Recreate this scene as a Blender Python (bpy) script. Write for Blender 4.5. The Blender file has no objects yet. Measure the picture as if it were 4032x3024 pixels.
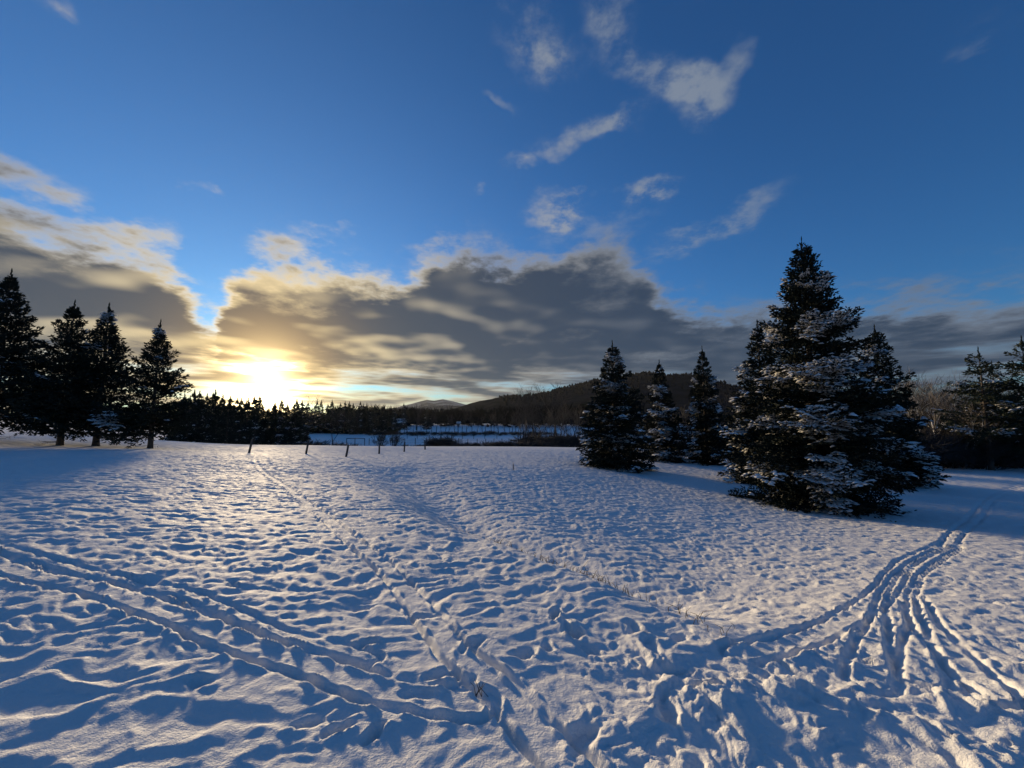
import bpy, math, random
import numpy as np
from mathutils import Vector, Matrix, Euler

R = math.radians
scene = bpy.context.scene

# ------------------------------------------------------------------ camera
CAM_Z = 1.6
cam_data = bpy.data.cameras.new('camera')
cam_data.sensor_width = 36.0
cam_data.lens = 36.0 * 385.0 / 1024.0            # phone ultra wide
cam_data.clip_start = 0.05
cam_data.clip_end = 40000.0
cam = bpy.data.objects.new('camera', cam_data)
cam.location = (0, 0, CAM_Z)
cam.rotation_euler = (R(90 + 5.2), 0, 0)
scene.collection.objects.link(cam)
scene.camera = cam

# ------------------------------------------------------------------ exposure
scene.view_settings.view_transform = 'Standard'
scene.view_settings.look = 'None'
scene.view_settings.exposure = 0.34
scene.view_settings.gamma = 1.0
scene.view_settings.use_curve_mapping = False
scene.cycles.max_bounces = 6
scene.cycles.diffuse_bounces = 4
scene.cycles.glossy_bounces = 2
scene.cycles.transparent_max_bounces = 8
scene.cycles.volume_bounces = 0
scene.cycles.use_adaptive_sampling = True
scene.cycles.adaptive_threshold = 0.015
scene.cycles.use_denoising = True

# ------------------------------------------------------------------ sun
SUN_AZ, SUN_EL = -32.6, 5.3                       # degrees from +Y, towards -X
SUN = Vector((math.sin(R(SUN_AZ)) * math.cos(R(SUN_EL)), math.cos(R(SUN_AZ)) * math.cos(R(SUN_EL)), math.sin(R(SUN_EL))))
sun_data = bpy.data.lights.new('sun', 'SUN')
sun_data.energy = 4.3
sun_data.angle = R(4.5)
sun_data.color = (1.0, 0.77, 0.47)
sun = bpy.data.objects.new('sun', sun_data)
sun.rotation_euler = SUN.to_track_quat('Z', 'Y').to_euler()
sun.location = SUN * 200
scene.collection.objects.link(sun)


# ------------------------------------------------------------------ node helper
class NT:
    def __init__(self, tree):
        self.t = tree

    def n(self, kind, **kw):
        node = self.t.nodes.new(kind)
        ins = kw.pop('i', {})
        for k, v in kw.items():
            setattr(node, k, v)
        for k, v in ins.items():
            s = node.inputs[k]
            if hasattr(v, 'links') and hasattr(v, 'is_output'):
                self.t.links.new(v, s)
            else:
                s.default_value = v
        return node

    def m(self, op, a, b=None, c=None, clamp=False):
        ins = {0: a}
        if b is not None: ins[1] = b
        if c is not None: ins[2] = c
        return self.n('ShaderNodeMath', operation=op, use_clamp=clamp, i=ins).outputs[0]

    def v(self, op, a, b=None, scale=None):
        ins = {0: a}
        if b is not None: ins[1] = b
        if scale is not None: ins['Scale'] = scale
        nd = self.n('ShaderNodeVectorMath', operation=op, i=ins)
        return nd.outputs['Value'] if op in ('LENGTH', 'DOT_PRODUCT', 'DISTANCE') else nd.outputs[0]

    def mr(self, v, a, b, c=0.0, d=1.0, kind='SMOOTHSTEP'):
        return self.n('ShaderNodeMapRange', interpolation_type=kind, i={0: v, 1: a, 2: b, 3: c, 4: d}).outputs[0]

    def mix(self, f, a, b, blend='MIX'):
        nd = self.n('ShaderNodeMix', data_type='RGBA', blend_type=blend)
        for s, v in ((nd.inputs[0], f), (nd.inputs[6], a), (nd.inputs[7], b)):
            if hasattr(v, 'is_output'): self.t.links.new(v, s)
            else: s.default_value = v if not isinstance(v, tuple) or len(v) == 4 else (*v, 1.0)
        return nd.outputs[2]

    def noise(self, vec, scale, detail=3.0, rough=0.5, dist=0.0, **kw):
        nd = self.n('ShaderNodeTexNoise', i={'Scale': scale, 'Detail': detail, 'Roughness': rough, 'Distortion': dist}, **kw)
        if vec is not None: self.t.links.new(vec, nd.inputs['Vector'])
        return nd.outputs


# ------------------------------------------------------------------ sky
# upper edge of the cloud bank all round the horizon: azimuth, elevation (degrees)
BANK = [(-180, 14), (-160, 19), (-140, 13), (-120, 17), (-100, 22), (-80, 26), (-66, 27)] + [(-54.7, 22.7), (-53.0, 21.6), (-50.3, 19.8), (-48.0, 19.1), (-44.9, 19.7), (-42.2, 19.1), (-41.0, 16.9), (-40.2, 14.0), (-38.0, 12.8), (-37.3, 15.6), (-36.3, 18.7), (-32.3, 21.5), (-28.0, 21.5), (-24.5, 21.8), (-20.8, 20.6), (-15.7, 22.7), (-13.1, 24.7), (-9.0, 25.9), (-4.7, 24.6), (-0.4, 24.4), (3.9, 25.6), (8.1, 26.0), (13.7, 26.2), (18.9, 23.8), (21.3, 19.3), (24.8, 16.8), (29.2, 15.6), (33.8, 14.6), (37.1, 14.3), (42.5, 13.5), (46.2, 14.1), (49.5, 13.7), (53.6, 12.6)] + [(60, 13), (75, 17), (95, 13), (115, 18), (135, 12), (155, 17), (180, 14)]
# thin wisps: azimuth, elevation, half length, half height (degrees), tilt, weight
WISP = [(2.9, 47.8, 5.2, 3.2, 156, 1), (7.4, 45.6, 4.2, 1.7, 166, 0.6), (15.1, 47.0, 4.8, 3.1, 149, 1), (22.9, 41.7, 6.5, 2.0, 162, 1), (27.0, 38.4, 3.9, 2.7, 145, 1), (31.1, 38.8, 2.6, 2.2, 49, 0.9), (10.5, 37.7, 8.5, 1.7, -170, 1), (17.5, 38.5, 3.8, 1.4, -174, 0.8), (1.4, 35.2, 2.5, 0.8, 173, 0.8), (28.6, 24.5, 7.9, 1.6, -167, 1), (53.7, 33.3, 3.3, 1.2, 174, 0.8), (-52.0, 35.5, 1.8, 1.1, 178, 0.8), (-39.7, 26.1, 1.6, 0.6, 172, 0.7), (-4.4, 31.9, 1.4, 1.0, -169, 1), (-26.9, 24.0, 4.0, 0.8, -179, 0.7), (-4.6, 26.7, 1.6, 1.4, 171, 0.8), (-30.2, 22.0, 2.5, 0.8, 160, 0.9), (-1.9, 41.6, 2.7, 0.7, 164, 0.7), (7.1, 29.5, 5.3, 2.4, -177, 1.3), (20.4, 30.1, 4.7, 1.7, 179, 1.2), (14.4, 27.8, 9.7, 3.6, -166, 0.55)]


def blob_sum(N, p1, blobs):
    """p1 = (azimuth, elevation, 1): each mass is 1 - r^2 of its tilted ellipse"""
    tot = None
    for az, el, a, b, rot, w in blobs:
        c, s = math.cos(R(rot)), math.sin(R(rot))
        a, b = a * 1.3, b * 1.3
        u = N.v('DOT_PRODUCT', p1, (c / a, s / a, -(c * az + s * el) / a))
        v = N.v('DOT_PRODUCT', p1, (-s / b, c / b, (s * az - c * el) / b))
        r2 = N.m('MULTIPLY_ADD', v, v, N.m('MULTIPLY', u, u))
        f = N.m('SUBTRACT', 1.0, r2, clamp=True)
        tot = N.m('MULTIPLY', f, w) if tot is None else N.m('MULTIPLY_ADD', f, w, tot)
    return tot


def group_io(name, outs):
    g = bpy.data.node_groups.new(name, 'ShaderNodeTree')
    g.interface.new_socket('Direction', in_out='INPUT', socket_type='NodeSocketVector')
    for o in outs: g.interface.new_socket(o, in_out='OUTPUT', socket_type='NodeSocketFloat')
    N = NT(g)
    gi, go = N.n('NodeGroupInput'), N.n('NodeGroupOutput')
    d = N.v('NORMALIZE', gi.outputs[0])
    s = N.n('ShaderNodeSeparateXYZ', i={0: d}).outputs
    az = N.m('MULTIPLY', N.m('ARCTAN2', s[0], s[1]), 57.2958)
    el = N.m('MULTIPLY', N.m('ARCSINE', s[2]), 57.2958)
    # a flat layer seen in perspective: streaked towards the horizon
    inv = N.m('DIVIDE', 1.0, N.m('MAXIMUM', N.m('ADD', s[2], 0.14), 0.03))
    q = N.v('MULTIPLY', N.v('SCALE', d, scale=inv), (1, 1, 0))
    return g, N, go, az, el, q


def warped(N, q, az, el, scale, amp_az, amp_el):
    w = N.v('SUBTRACT', N.noise(q, scale, 4.0, 0.62, noise_dimensions='2D')['Color'], (0.5, 0.5, 0.5))
    low = N.mr(el, 2.0, 20.0, 0.3, 1.0, 'LINEAR')
    p = N.n('ShaderNodeCombineXYZ', i={0: az, 1: el, 2: 1.0}).outputs[0]
    return N.v('ADD', p, N.v('SCALE', N.v('MULTIPLY', w, (amp_az, amp_el, 0)), scale=low))


def wisp_group():
    g, N, go, az, el, q = group_io('cloud_wisps', ['Density'])
    P = warped(N, q, az, el, 3.6, 8.0, 7.0)
    tot = blob_sum(N, P, WISP)
    f = N.noise(q, 5.0, 7.0, 0.66, noise_dimensions='2D')['Fac']
    g.links.new(N.m('MULTIPLY', tot, N.mr(f, 0.33, 0.72, 0.05, 1.0)), go.inputs[0])
    return g


def bank_group():
    g, N, go, az, el, q = group_io('cloud_bank', ['Tone', 'Density', 'Lit'])
    P = N.n('ShaderNodeSeparateXYZ', i={0: warped(N, q, az, el, 2.4, 6.0, 7.0)}).outputs
    fc = N.n('ShaderNodeFloatCurve', i={'Value': N.m('MULTIPLY_ADD', P[0], 1 / 360, 0.5)})
    cu = fc.mapping.curves[0]
    for k, (a, e) in enumerate(BANK):
        x, y = a / 360 + 0.5, e / 40
        if k == 0: cu.points[0].location = (x, y)
        elif k == len(BANK) - 1: cu.points[1 + len(BANK) - 2].location = (x, y)
        else: cu.points.new(x, y)
    fc.mapping.update()
    depth = N.m('MULTIPLY', N.m('SUBTRACT', N.m('MULTIPLY', fc.outputs[0], 40.0), P[1]), 1 / 7.0)
    f = N.noise(q, 3.0, 7.0, 0.63, noise_dimensions='2D')['Fac']
    soft = N.noise(q, 1.25, 2.5, 0.5, noise_dimensions='2D')['Fac']
    soft1 = N.noise(N.v('ADD', q, (SUN.x * 0.16, SUN.y * 0.16, 0)), 1.25, 2.5, 0.5, noise_dimensions='2D')['Fac']
    st = N.n('ShaderNodeCombineXYZ', i={0: N.m('MULTIPLY', az, 0.055), 1: N.m('MULTIPLY_ADD', el, 0.50, N.m('MULTIPLY', az, 0.012)), 2: 0.0}).outputs[0]
    f2 = N.noise(st, 1.4, 3.0, 0.6, noise_dimensions='2D')['Fac']
    k = N.mr(el, 4.0, 12.0)
    ff = N.m('ADD', N.m('MULTIPLY', f, k), N.m('MULTIPLY', f2, N.m('SUBTRACT', 1.0, k)))
    thin = N.mr(el, 3.0, 11.0, 0.62, 1.2)
    body = N.m('MULTIPLY', N.mr(depth, -0.30, 1.1, 0.0, 1.0), thin)
    amp = N.m('MULTIPLY', N.mr(depth, -0.55, 0.10), N.m('SUBTRACT', 2.4, N.m('MULTIPLY', N.m('MULTIPLY', N.mr(depth, 0.2, 1.3), k), 1.45)))
    dens = N.m('MULTIPLY_ADD', N.m('SUBTRACT', ff, 0.5), amp, body)
    tone = N.m('MULTIPLY_ADD', N.m('SUBTRACT', soft, 0.5), 0.9, dens)
    g.links.new(tone, go.inputs[0])
    g.links.new(dens, go.inputs[1])
    g.links.new(N.m('SUBTRACT', soft, soft1), go.inputs[2])
    return g


world = bpy.data.worlds.new('World')
scene.world = world
world.use_nodes = True
wt = world.node_tree
wt.nodes.clear()
W = NT(wt)
out = W.n('ShaderNodeOutputWorld')
bg = W.n('ShaderNodeBackground', i={'Strength': 0.15})
wt.links.new(bg.outputs[0], out.inputs[0])
sky = W.n('ShaderNodeTexSky', sky_type='NISHITA', sun_disc=False, sun_elevation=R(SUN_EL), sun_rotation=R(SUN_AZ), air_density=1.0, dust_density=0.25, ozone_density=3.0, altitude=300.0)
direction = W.n('ShaderNodeTexCoord').outputs['Generated']
wisp_node = W.n('ShaderNodeGroup', node_tree=wisp_group())
bank_node = W.n('ShaderNodeGroup', node_tree=bank_group())
wt.links.new(direction, wisp_node.inputs[0])
wt.links.new(direction, bank_node.inputs[0])
W0 = wisp_node.outputs[0]
tone, D0, litd = bank_node.outputs
cosang = W.m('MAXIMUM', W.v('DOT_PRODUCT', W.v('NORMALIZE', direction), tuple(SUN)), 0.0)
g_wide = W.m('POWER', cosang, 6.0)
g_mid = W.m('POWER', cosang, 34.0)
g_core = W.m('POWER', cosang, 400.0)
g_disc = W.m('POWER', cosang, 1500.0)

K = 0.80 / 0.15                                    # cloud colours below are written as seen radiance
def C(r, g, b, k=1.0): return (r * K * k, g * K * k, b * K * k, 1.0)

base = W.mix(1.0, sky.outputs[0], (0.34, 0.67, 1.00, 1.0), 'MULTIPLY')
base = W.mix(W.m('MULTIPLY', g_wide, 0.5), base, C(0.10, 0.16, 0.20), 'ADD')
# aureole of the sun in the thin air
base = W.mix(g_core, base, C(6.5, 4.6, 2.1), 'ADD')
base = W.mix(g_disc, base, C(14.0, 11.0, 7.0), 'ADD')
# wisps
wa = W.m('MULTIPLY', W.mr(W0, 0.0, 1.15), 0.70)
wcol = W.mix(g_wide, C(0.26, 0.30, 0.35), C(0.95, 0.80, 0.58))
base = W.mix(wa, base, wcol)
# banks
alpha = W.m('MULTIPLY', W.mr(D0, -0.02, 0.86), 0.97)
thick = W.mr(tone, 0.26, 1.08)
lit = W.mr(litd, -0.03, 0.20)
edge = W.mix(g_wide, C(0.17, 0.20, 0.25), C(1.0, 0.83, 0.52))
edge = W.mix(g_mid, edge, C(1.25, 0.90, 0.38))
core = W.mix(g_wide, C(0.030, 0.052, 0.092), C(0.072, 0.080, 0.094))
core = W.mix(W.m('POWER', cosang, 85.0), core, C(0.52, 0.33, 0.13))
ccol = W.mix(W.m('MULTIPLY', thick, W.m('SUBTRACT', 1.0, W.m('MULTIPLY', lit, W.m('MULTIPLY_ADD', g_wide, 0.45, 0.25)))), edge, core)
veil = W.mr(tone, 0.25, 1.05, 1.6, 0.12)
ccol = W.mix(W.m('MULTIPLY', g_core, veil), ccol, C(7.0, 4.8, 2.1), 'ADD')
ccol = W.mix(W.m('MULTIPLY', g_disc, veil), ccol, C(12.0, 9.0, 5.0), 'ADD')
base = W.mix(alpha, base, ccol)
wt.links.new(base, bg.inputs['Color'])
world.cycles.sampling_method = 'MANUAL'
world.cycles.sample_map_resolution = 512

# ------------------------------------------------------------------ terrain height
# surveyed points of the snow field: x, y, z in metres
CTL = [(-2.41, 1.97, 0), (-1.22, 1.94, 0), (0.0, 1.94, 0), (1.17, 1.97, -0.02), (2.47, 2.02, -0.04), (-3.52, 2.8, 0.02), (-1.82, 2.83, 0), (-0.44, 2.89, -0.03), (0.76, 2.86, -0.08), (1.58, 2.62, -0.06), (2.47, 2.62, -0.12), (3.51, 2.81, -0.18), (-5.54, 4.32, 0.08), (-4.05, 4.47, 0.03), (-2.49, 4.69, -0.05), (-0.88, 4.3, -0.12), (1.53, 3.35, -0.12), (1.28, 3.79, -0.15), (0.97, 4.33, -0.18), (0.48, 4.97, -0.22), (-0.04, 5.71, -0.27), (-1.31, 7.19, -0.35), (-3.3, 10.92, -0.5), (-8.12, 19.25, -0.8), (2.74, 5.31, -0.75), (2.29, 6.19, -0.8), (1.71, 6.97, -0.8), (0.96, 7.92, -0.8), (-0.05, 9.27, -0.8), (-1.83, 11.63, -0.78), (-4.9, 17.13, -0.88), (2.88, 4.05, -0.4), (3.77, 4.38, -0.46), (4.26, 4.13, -0.44), (5.71, 4.5, -0.52), (4.01, 8.49, -1.18), (5.5, 7.62, -1.08), (8.27, 8.49, -1.18), (10.8, 8.4, -1.15), (2.67, 11.99, -1.15), (6.39, 13.42, -1.48), (10.29, 12.81, -1.75), (14.26, 13.19, -1.75), (17.95, 13.86, -1.75), (8.49, 24.1, -1.95), (14.96, 28.13, -2.05), (21.0, 28.52, -2.1), (20.34, 20.59, -2.0), (26.44, 20.3, -2.05), (37.86, 28.94, -2.3), (30.91, 28.94, -2.3), (2.7, 21.97, -1.25), (-0.65, 21.25, -1.05), (-4.1, 25.83, -1.1), (6.89, 34.43, -1.65), (0.68, 33.2, -1.45), (-9.4, 7.23, 0.12), (-7.77, 7.43, 0.08), (-14.93, 11.41, 0.12), (-12.66, 12.02, 0.04), (-10.08, 12.65, -0.2), (-6.12, 7.74, -0.08), (-5.0, 9.28, -0.3), (-26.93, 23.18, 0.0), (-27.58, 20.96, 0.1), (-20.19, 21.72, -0.12), (-47.28, 35.8, 0.5), (-34.55, 32.55, 0.1), (-24.91, 30.09, -0.4), (-19.76, 27.3, -0.7), (-18.27, 27.07, -0.75), (-15.09, 28.54, -0.95), (-11.42, 26.82, -1.0), (-10.89, 31.9, -1.25), (-9.87, 35.6, -1.4), (-8.75, 39.15, -1.5), (-24.46, 36.33, -1.0), (-22.96, 42.12, -1.2), (-11.85, 41.19, -1.4), (-6.23, 39.14, -1.4), (0.82, 39.79, -1.5), (7.28, 41.67, -1.7), (-8.75, 16.16, -0.7)]
for _deg in range(-60, 31, 10):                   # the field drops to the valley floor, then the far bank rises
    _t = math.radians(_deg)
    _s = min(1.0, max(0.0, (_deg + 60) / 25.0))
    for _r, _z in ((72, -3.6 * _s - 0.6 * (1 - _s)), (98, -5.5 * _s - 2.0 * (1 - _s)), (130, -5.6), (165, -5.3), (190, -4.8), (235, -3.2), (300, -3.0), (420, -3.0)):
        CTL.append((_r * math.sin(_t), _r * math.cos(_t), _z))
for _deg in (42, 54, 66):
    _t = math.radians(_deg)
    for _r, _z in ((60, -2.5), (100, -2.8), (180, -3.0), (420, -3.0)):
        CTL.append((_r * math.sin(_t), _r * math.cos(_t), _z))
for _deg in (-150, -115, -85, 85, 115, 150, 180):
    _t = math.radians(_deg)
    _e = 1.0 if 60 < _deg < 130 else 0.0
    for _r, _z in ((0.6, 0), (2.5, -.1 * _e), (8, -.5 * _e), (25, .2 - 1.6 * _e), (80, .3 - 2.5 * _e), (420, -3.0)):
        CTL.append((_r * math.sin(_t), _r * math.cos(_t), _z))
for _deg in (-60, -30, 0, 30, 60):
    CTL.append((0.6 * math.sin(math.radians(_deg)), 0.6 * math.cos(math.radians(_deg)), 0.0))
CTL = np.array(CTL, dtype=np.float64)


BANK_LINE = np.array([(2.3, 2.75), (1.75, 3.25), (1.32, 3.9), (1.0, 4.48), (0.5, 5.14), (-0.04, 5.93), (-1.31, 7.4), (-3.3, 10.9), (-8.1, 19.2)])


def _embed(x, y):
    r = np.hypot(x, y)
    t = np.arctan2(x, y)
    return np.stack([np.cos(t), np.sin(t), np.log(r + 0.4) * 0.9], -1)


_E = _embed(CTL[:, 0], CTL[:, 1])
_D = np.linalg.norm(_E[:, None] - _E[None], axis=-1)
_n = len(CTL)
_A = np.zeros((_n + 4, _n + 4))
_A[:_n, :_n] = _D ** 1.5 + np.eye(_n) * -0.004
_A[:_n, _n] = 1
_A[:_n, _n + 1:] = _E
_A[_n:, :_n] = _A[:_n, _n:].T
_W = np.linalg.solve(_A, np.concatenate([CTL[:, 2], np.zeros(4)]))


def base_height(x, y):
    """smooth lie of the land"""
    x = np.atleast_1d(np.asarray(x, dtype=np.float64)); y = np.atleast_1d(np.asarray(y, dtype=np.float64))
    e = _embed(x, y)
    z = np.empty(len(x))
    for a in range(0, len(x), 40000):
        c = e[a:a + 40000].astype(np.float32)
        d2 = ((c * c).sum(1)[:, None] + (_E * _E).sum(1)[None].astype(np.float32) - 2 * c @ _E.T.astype(np.float32)).clip(0)
        z[a:a + 40000] = (d2 ** 0.75) @ _W[:_n] + _W[_n] + c @ _W[_n + 1:]
    r = np.hypot(x, y)
    # the low bank: a lip with a short drop behind it
    near = np.nonzero((r > 2.2) & (r < 30) & (x > -14) & (x < 4.5) & (y > 2))[0]
    if len(near):
        nx, ny = x[near], y[near]
        best = np.full(len(near), 1e9); along = np.zeros(len(near))
        for i, (p, q) in enumerate(zip(BANK_LINE[:-1], BANK_LINE[1:])):
            d = q - p; l2 = d @ d
            t = np.clip(((nx - p[0]) * d[0] + (ny - p[1]) * d[1]) / l2, 0, 1)
            ex, ey = nx - p[0] - t * d[0], ny - p[1] - t * d[1]
            sd = np.hypot(ex, ey) * np.where(d[0] * ey - d[1] * ex < 0, 1, -1)
            m = np.abs(sd) < np.abs(best)
            best[m] = sd[m]; along[m] = i + t[m]
        s = best / (0.35 + r[near] / 7.0)
        fade = np.clip((along - 1.2) / 1.6, 0, 1) * np.clip((len(BANK_LINE) - 1 - along) / 2.0, 0, 1)
        z[near] += fade * (0.25 + r[near] / 6.0) * (0.060 * np.exp(-((s + .22) / .42) ** 2) - 0.26 * np.exp(-((s - .62) / .5) ** 2))
    k = np.clip((r - 330) / 90, 0, 1)
    return z * (1 - k) - 3.0 * k


def ground_z(x, y):
    return float(base_height([x], [y])[0])


def _hash(ix, iy, seed):
    h = (ix.astype(np.int64) * 374761393 + iy.astype(np.int64) * 668265263 + seed * 974634777) & 0xffffffff
    h = ((h ^ (h >> 13)) * 1274126177) & 0xffffffff
    return (h ^ (h >> 16)) & 0xffffffff


def perlin(x, y, seed=0):
    ix, iy = np.floor(x), np.floor(y)
    fx, fy = x - ix, y - iy
    u, v = fx * fx * fx * (fx * (fx * 6 - 15) + 10), fy * fy * fy * (fy * (fy * 6 - 15) + 10)
    def g(dx, dy):
        a = _hash(ix + dx, iy + dy, seed) * (2 * math.pi / 4294967296.0)
        return np.cos(a) * (fx - dx) + np.sin(a) * (fy - dy)
    a, b, c, d = g(0, 0), g(1, 0), g(0, 1), g(1, 1)
    return ((a + (b - a) * u) * (1 - v) + (c + (d - c) * u) * v) * 1.5


def worley(x, y, seed=0):
    ix, iy = np.floor(x), np.floor(y)
    best = np.full(x.shape, 9.0)
    for dx in (-1, 0, 1):
        for dy in (-1, 0, 1):
            h = _hash(ix + dx, iy + dy, seed)
            px = ix + dx + (h & 0xffff) / 65536.0
            py = iy + dy + (h >> 16) / 65536.0
            best = np.minimum(best, (x - px) ** 2 + (y - py) ** 2)
    return np.sqrt(best)


def sstep(x, a, b):
    t = np.clip((x - a) / (b - a), 0, 1)
    return t * t * (3 - 2 * t)

# ------------------------------------------------------------------ object helpers
COL = scene.collection
MATS = {}


def tag(o, label=None, category=None, group=None, kind=None):
    for k, v in (('label', label), ('category', category), ('group', group), ('kind', kind)):
        if v is not None: o[k] = v
    return o


def mesh_np(name, verts, faces, smooth=False):
    """faces: (n, 3) or (n, 4) int array, or a list of such arrays"""
    me = bpy.data.meshes.new(name)
    fl = faces if isinstance(faces, list) else [faces]
    fl = [np.asarray(f, dtype=np.int32) for f in fl if len(f)]
    verts = np.asarray(verts, dtype=np.float32)
    me.vertices.add(len(verts))
    me.vertices.foreach_set('co', verts.ravel())
    loops = np.concatenate([f.ravel() for f in fl])
    sizes = np.concatenate([np.full(len(f), f.shape[1], dtype=np.int32) for f in fl])
    starts = np.concatenate([[0], np.cumsum(sizes)[:-1]]).astype(np.int32)
    me.loops.add(len(loops))
    me.loops.foreach_set('vertex_index', loops)
    me.polygons.add(len(sizes))
    me.polygons.foreach_set('loop_start', starts)
    me.polygons.foreach_set('loop_total', sizes)
    me.update(calc_edges=True)
    if smooth: me.polygons.foreach_set('use_smooth', np.ones(len(sizes), dtype=bool))
    me.validate()
    return me


def link(name, data, parent=None, mat=None, loc=None):
    o = bpy.data.objects.new(name, data)
    COL.objects.link(o)
    if parent is not None: o.parent = parent
    if mat is not None and data is not None:
        data.materials.clear(); data.materials.append(mat)
    if loc is not None: o.location = loc
    return o


def material(name):
    m = bpy.data.materials.new(name)
    m.use_nodes = True
    m.node_tree.nodes.clear()
    N = NT(m.node_tree)
    o = N.n('ShaderNodeOutputMaterial')
    b = N.n('ShaderNodeBsdfPrincipled')
    m.node_tree.links.new(b.outputs[0], o.inputs[0])
    MATS[name] = m
    return m, N, b


def L(N, a, b): N.t.links.new(a, b)


# ------------------------------------------------------------------ snow
def snow_material(name, grain=True):
    m, N, b = material(name)
    co = N.n('ShaderNodeTexCoord').outputs['Object']
    tint = N.noise(co, 0.7, 3.0, 0.55)['Fac']
    L(N, N.mix(tint, (0.84, 0.82, 0.775), (0.90, 0.875, 0.83)), b.inputs['Base Color'])
    b.inputs['Roughness'].default_value = 0.72
    b.inputs['Specular IOR Level'].default_value = 0.17
    if grain:
        f = N.noise(co, 95.0, 3.0, 0.65)['Fac']
        h = N.noise(co, 17.0, 4.0, 0.6)['Fac']
        hh = N.m('MULTIPLY_ADD', h, 1.6, N.m('MULTIPLY', f, 0.55))
        L(N, N.n('ShaderNodeBump', i={'Strength': 0.75, 'Distance': 0.014, 'Height': hh}).outputs[0], b.inputs['Normal'])
    return m


M_SNOW = snow_material('field_snow')

# ski tracks: world points of their centre lines
TRACKS = [
    ([(-7.6, 5.3), (-5.35, 4.18), (-3.9, 3.74), (-3.04, 3.42), (-2.33, 3.11), (-1.78, 2.86), (-1.29, 2.67), (-0.85, 2.48), (-0.56, 2.4), (-.2, 2.34)], 0.12, 0.042, 0.024),
    ([(-7.4, 5.2), (-5.44, 4.48), (-4.46, 4.12), (-3.58, 3.85), (-2.86, 3.62), (-2.2, 3.28), (-1.75, 3.04), (-1.27, 2.89), (-0.96, 2.76)], 0.07, 0.030, 0.022),
    ([(-15.5, 23.5), (-12.3, 18.73), (-6.37, 11.12), (-3.5, 7.37), (-2.23, 5.61), (-1.47, 4.62), (-0.86, 3.66), (-0.42, 2.91), (-0.07, 2.47), (0.11, 2.18), (0.27, 1.94), (.5, 1.5)], 0.12, 0.042, 0.024),
    ([(12.4, 11.05), (10.01, 9.17), (7.26, 7.34), (5.35, 5.7), (3.76, 4.36), (2.8, 3.64), (2.16, 3.2), (1.63, 2.9)], 0.13, 0.042, 0.027),
    ([(9.74, 8.87), (7.01, 6.97), (5.17, 5.42), (3.76, 4.04), (2.75, 3.09), (2.32, 2.66)], 0.13, 0.042, 0.027),
    ([(9.73, 8.77), (6.91, 6.8), (5.14, 5.29), (3.92, 4.05), (3.25, 3.3), (2.75, 2.75)], 0.13, 0.042, 0.027),
    ([(5.1, 5.15), (3.95, 3.86), (3.46, 3.2), (3.1, 2.71), (2.9, 2.45)], 0.11, 0.036, 0.026),
    ([(30, 23), (21.67, 17.74), (16.14, 13.73), (12.4, 11.04), (9.73, 8.87)], 0.14, 0.04, 0.045),
]


def catmull(p, step):
    p = np.array(p, dtype=float)
    p = np.vstack([2 * p[0] - p[1], p, 2 * p[-1] - p[-2]])
    o = []
    for i in range(1, len(p) - 2):
        n = max(2, int(np.linalg.norm(p[i + 1] - p[i]) / step))
        for t in np.arange(n) / n:
            o.append(0.5 * (2 * p[i] + (p[i + 1] - p[i - 1]) * t + (2 * p[i - 1] - 5 * p[i] + 4 * p[i + 1] - p[i + 2]) * t * t + (-p[i - 1] + 3 * p[i] - 3 * p[i + 1] + p[i + 2]) * t ** 3))
    o.append(p[-2])
    return np.array(o)


# footprints and dog prints pressed into the crust: x, y, length, width, heading, depth
_rng = np.random.default_rng(5)
PRINTS = [(-1.08, 2.20, .19, .08, 30, .05), (-.90, 2.15, .16, .075, 40, .055), (-.70, 2.14, .13, .07, 55, .055), (-1.05, 2.95, .16, .08, 20, .05), (-1.9, 2.5, .18, .08, -20, .035),
          (-.45, 2.6, .2, .09, 30, .05), (-.3, 2.95, .22, .1, 60, .05), (.05, 2.85, .2, .1, 20, .05), (-.75, 3.4, .2, .1, 0, .05)]
for _k in range(26):
    _t = _rng.random()
    PRINTS.append((0.2 + 3.4 * _rng.random(), 1.75 + 1.7 * _rng.random(), .15 + .16 * _rng.random(), .07 + .05 * _rng.random(), _rng.random() * 180, .035 + .045 * _rng.random()))
for _k in range(14):
    PRINTS.append((-4 + 4 * _rng.random(), 1.9 + 3.2 * _rng.random(), .13 + .12 * _rng.random(), .07 + .03 * _rng.random(), _rng.random() * 180, .02 + .03 * _rng.random()))


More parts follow.
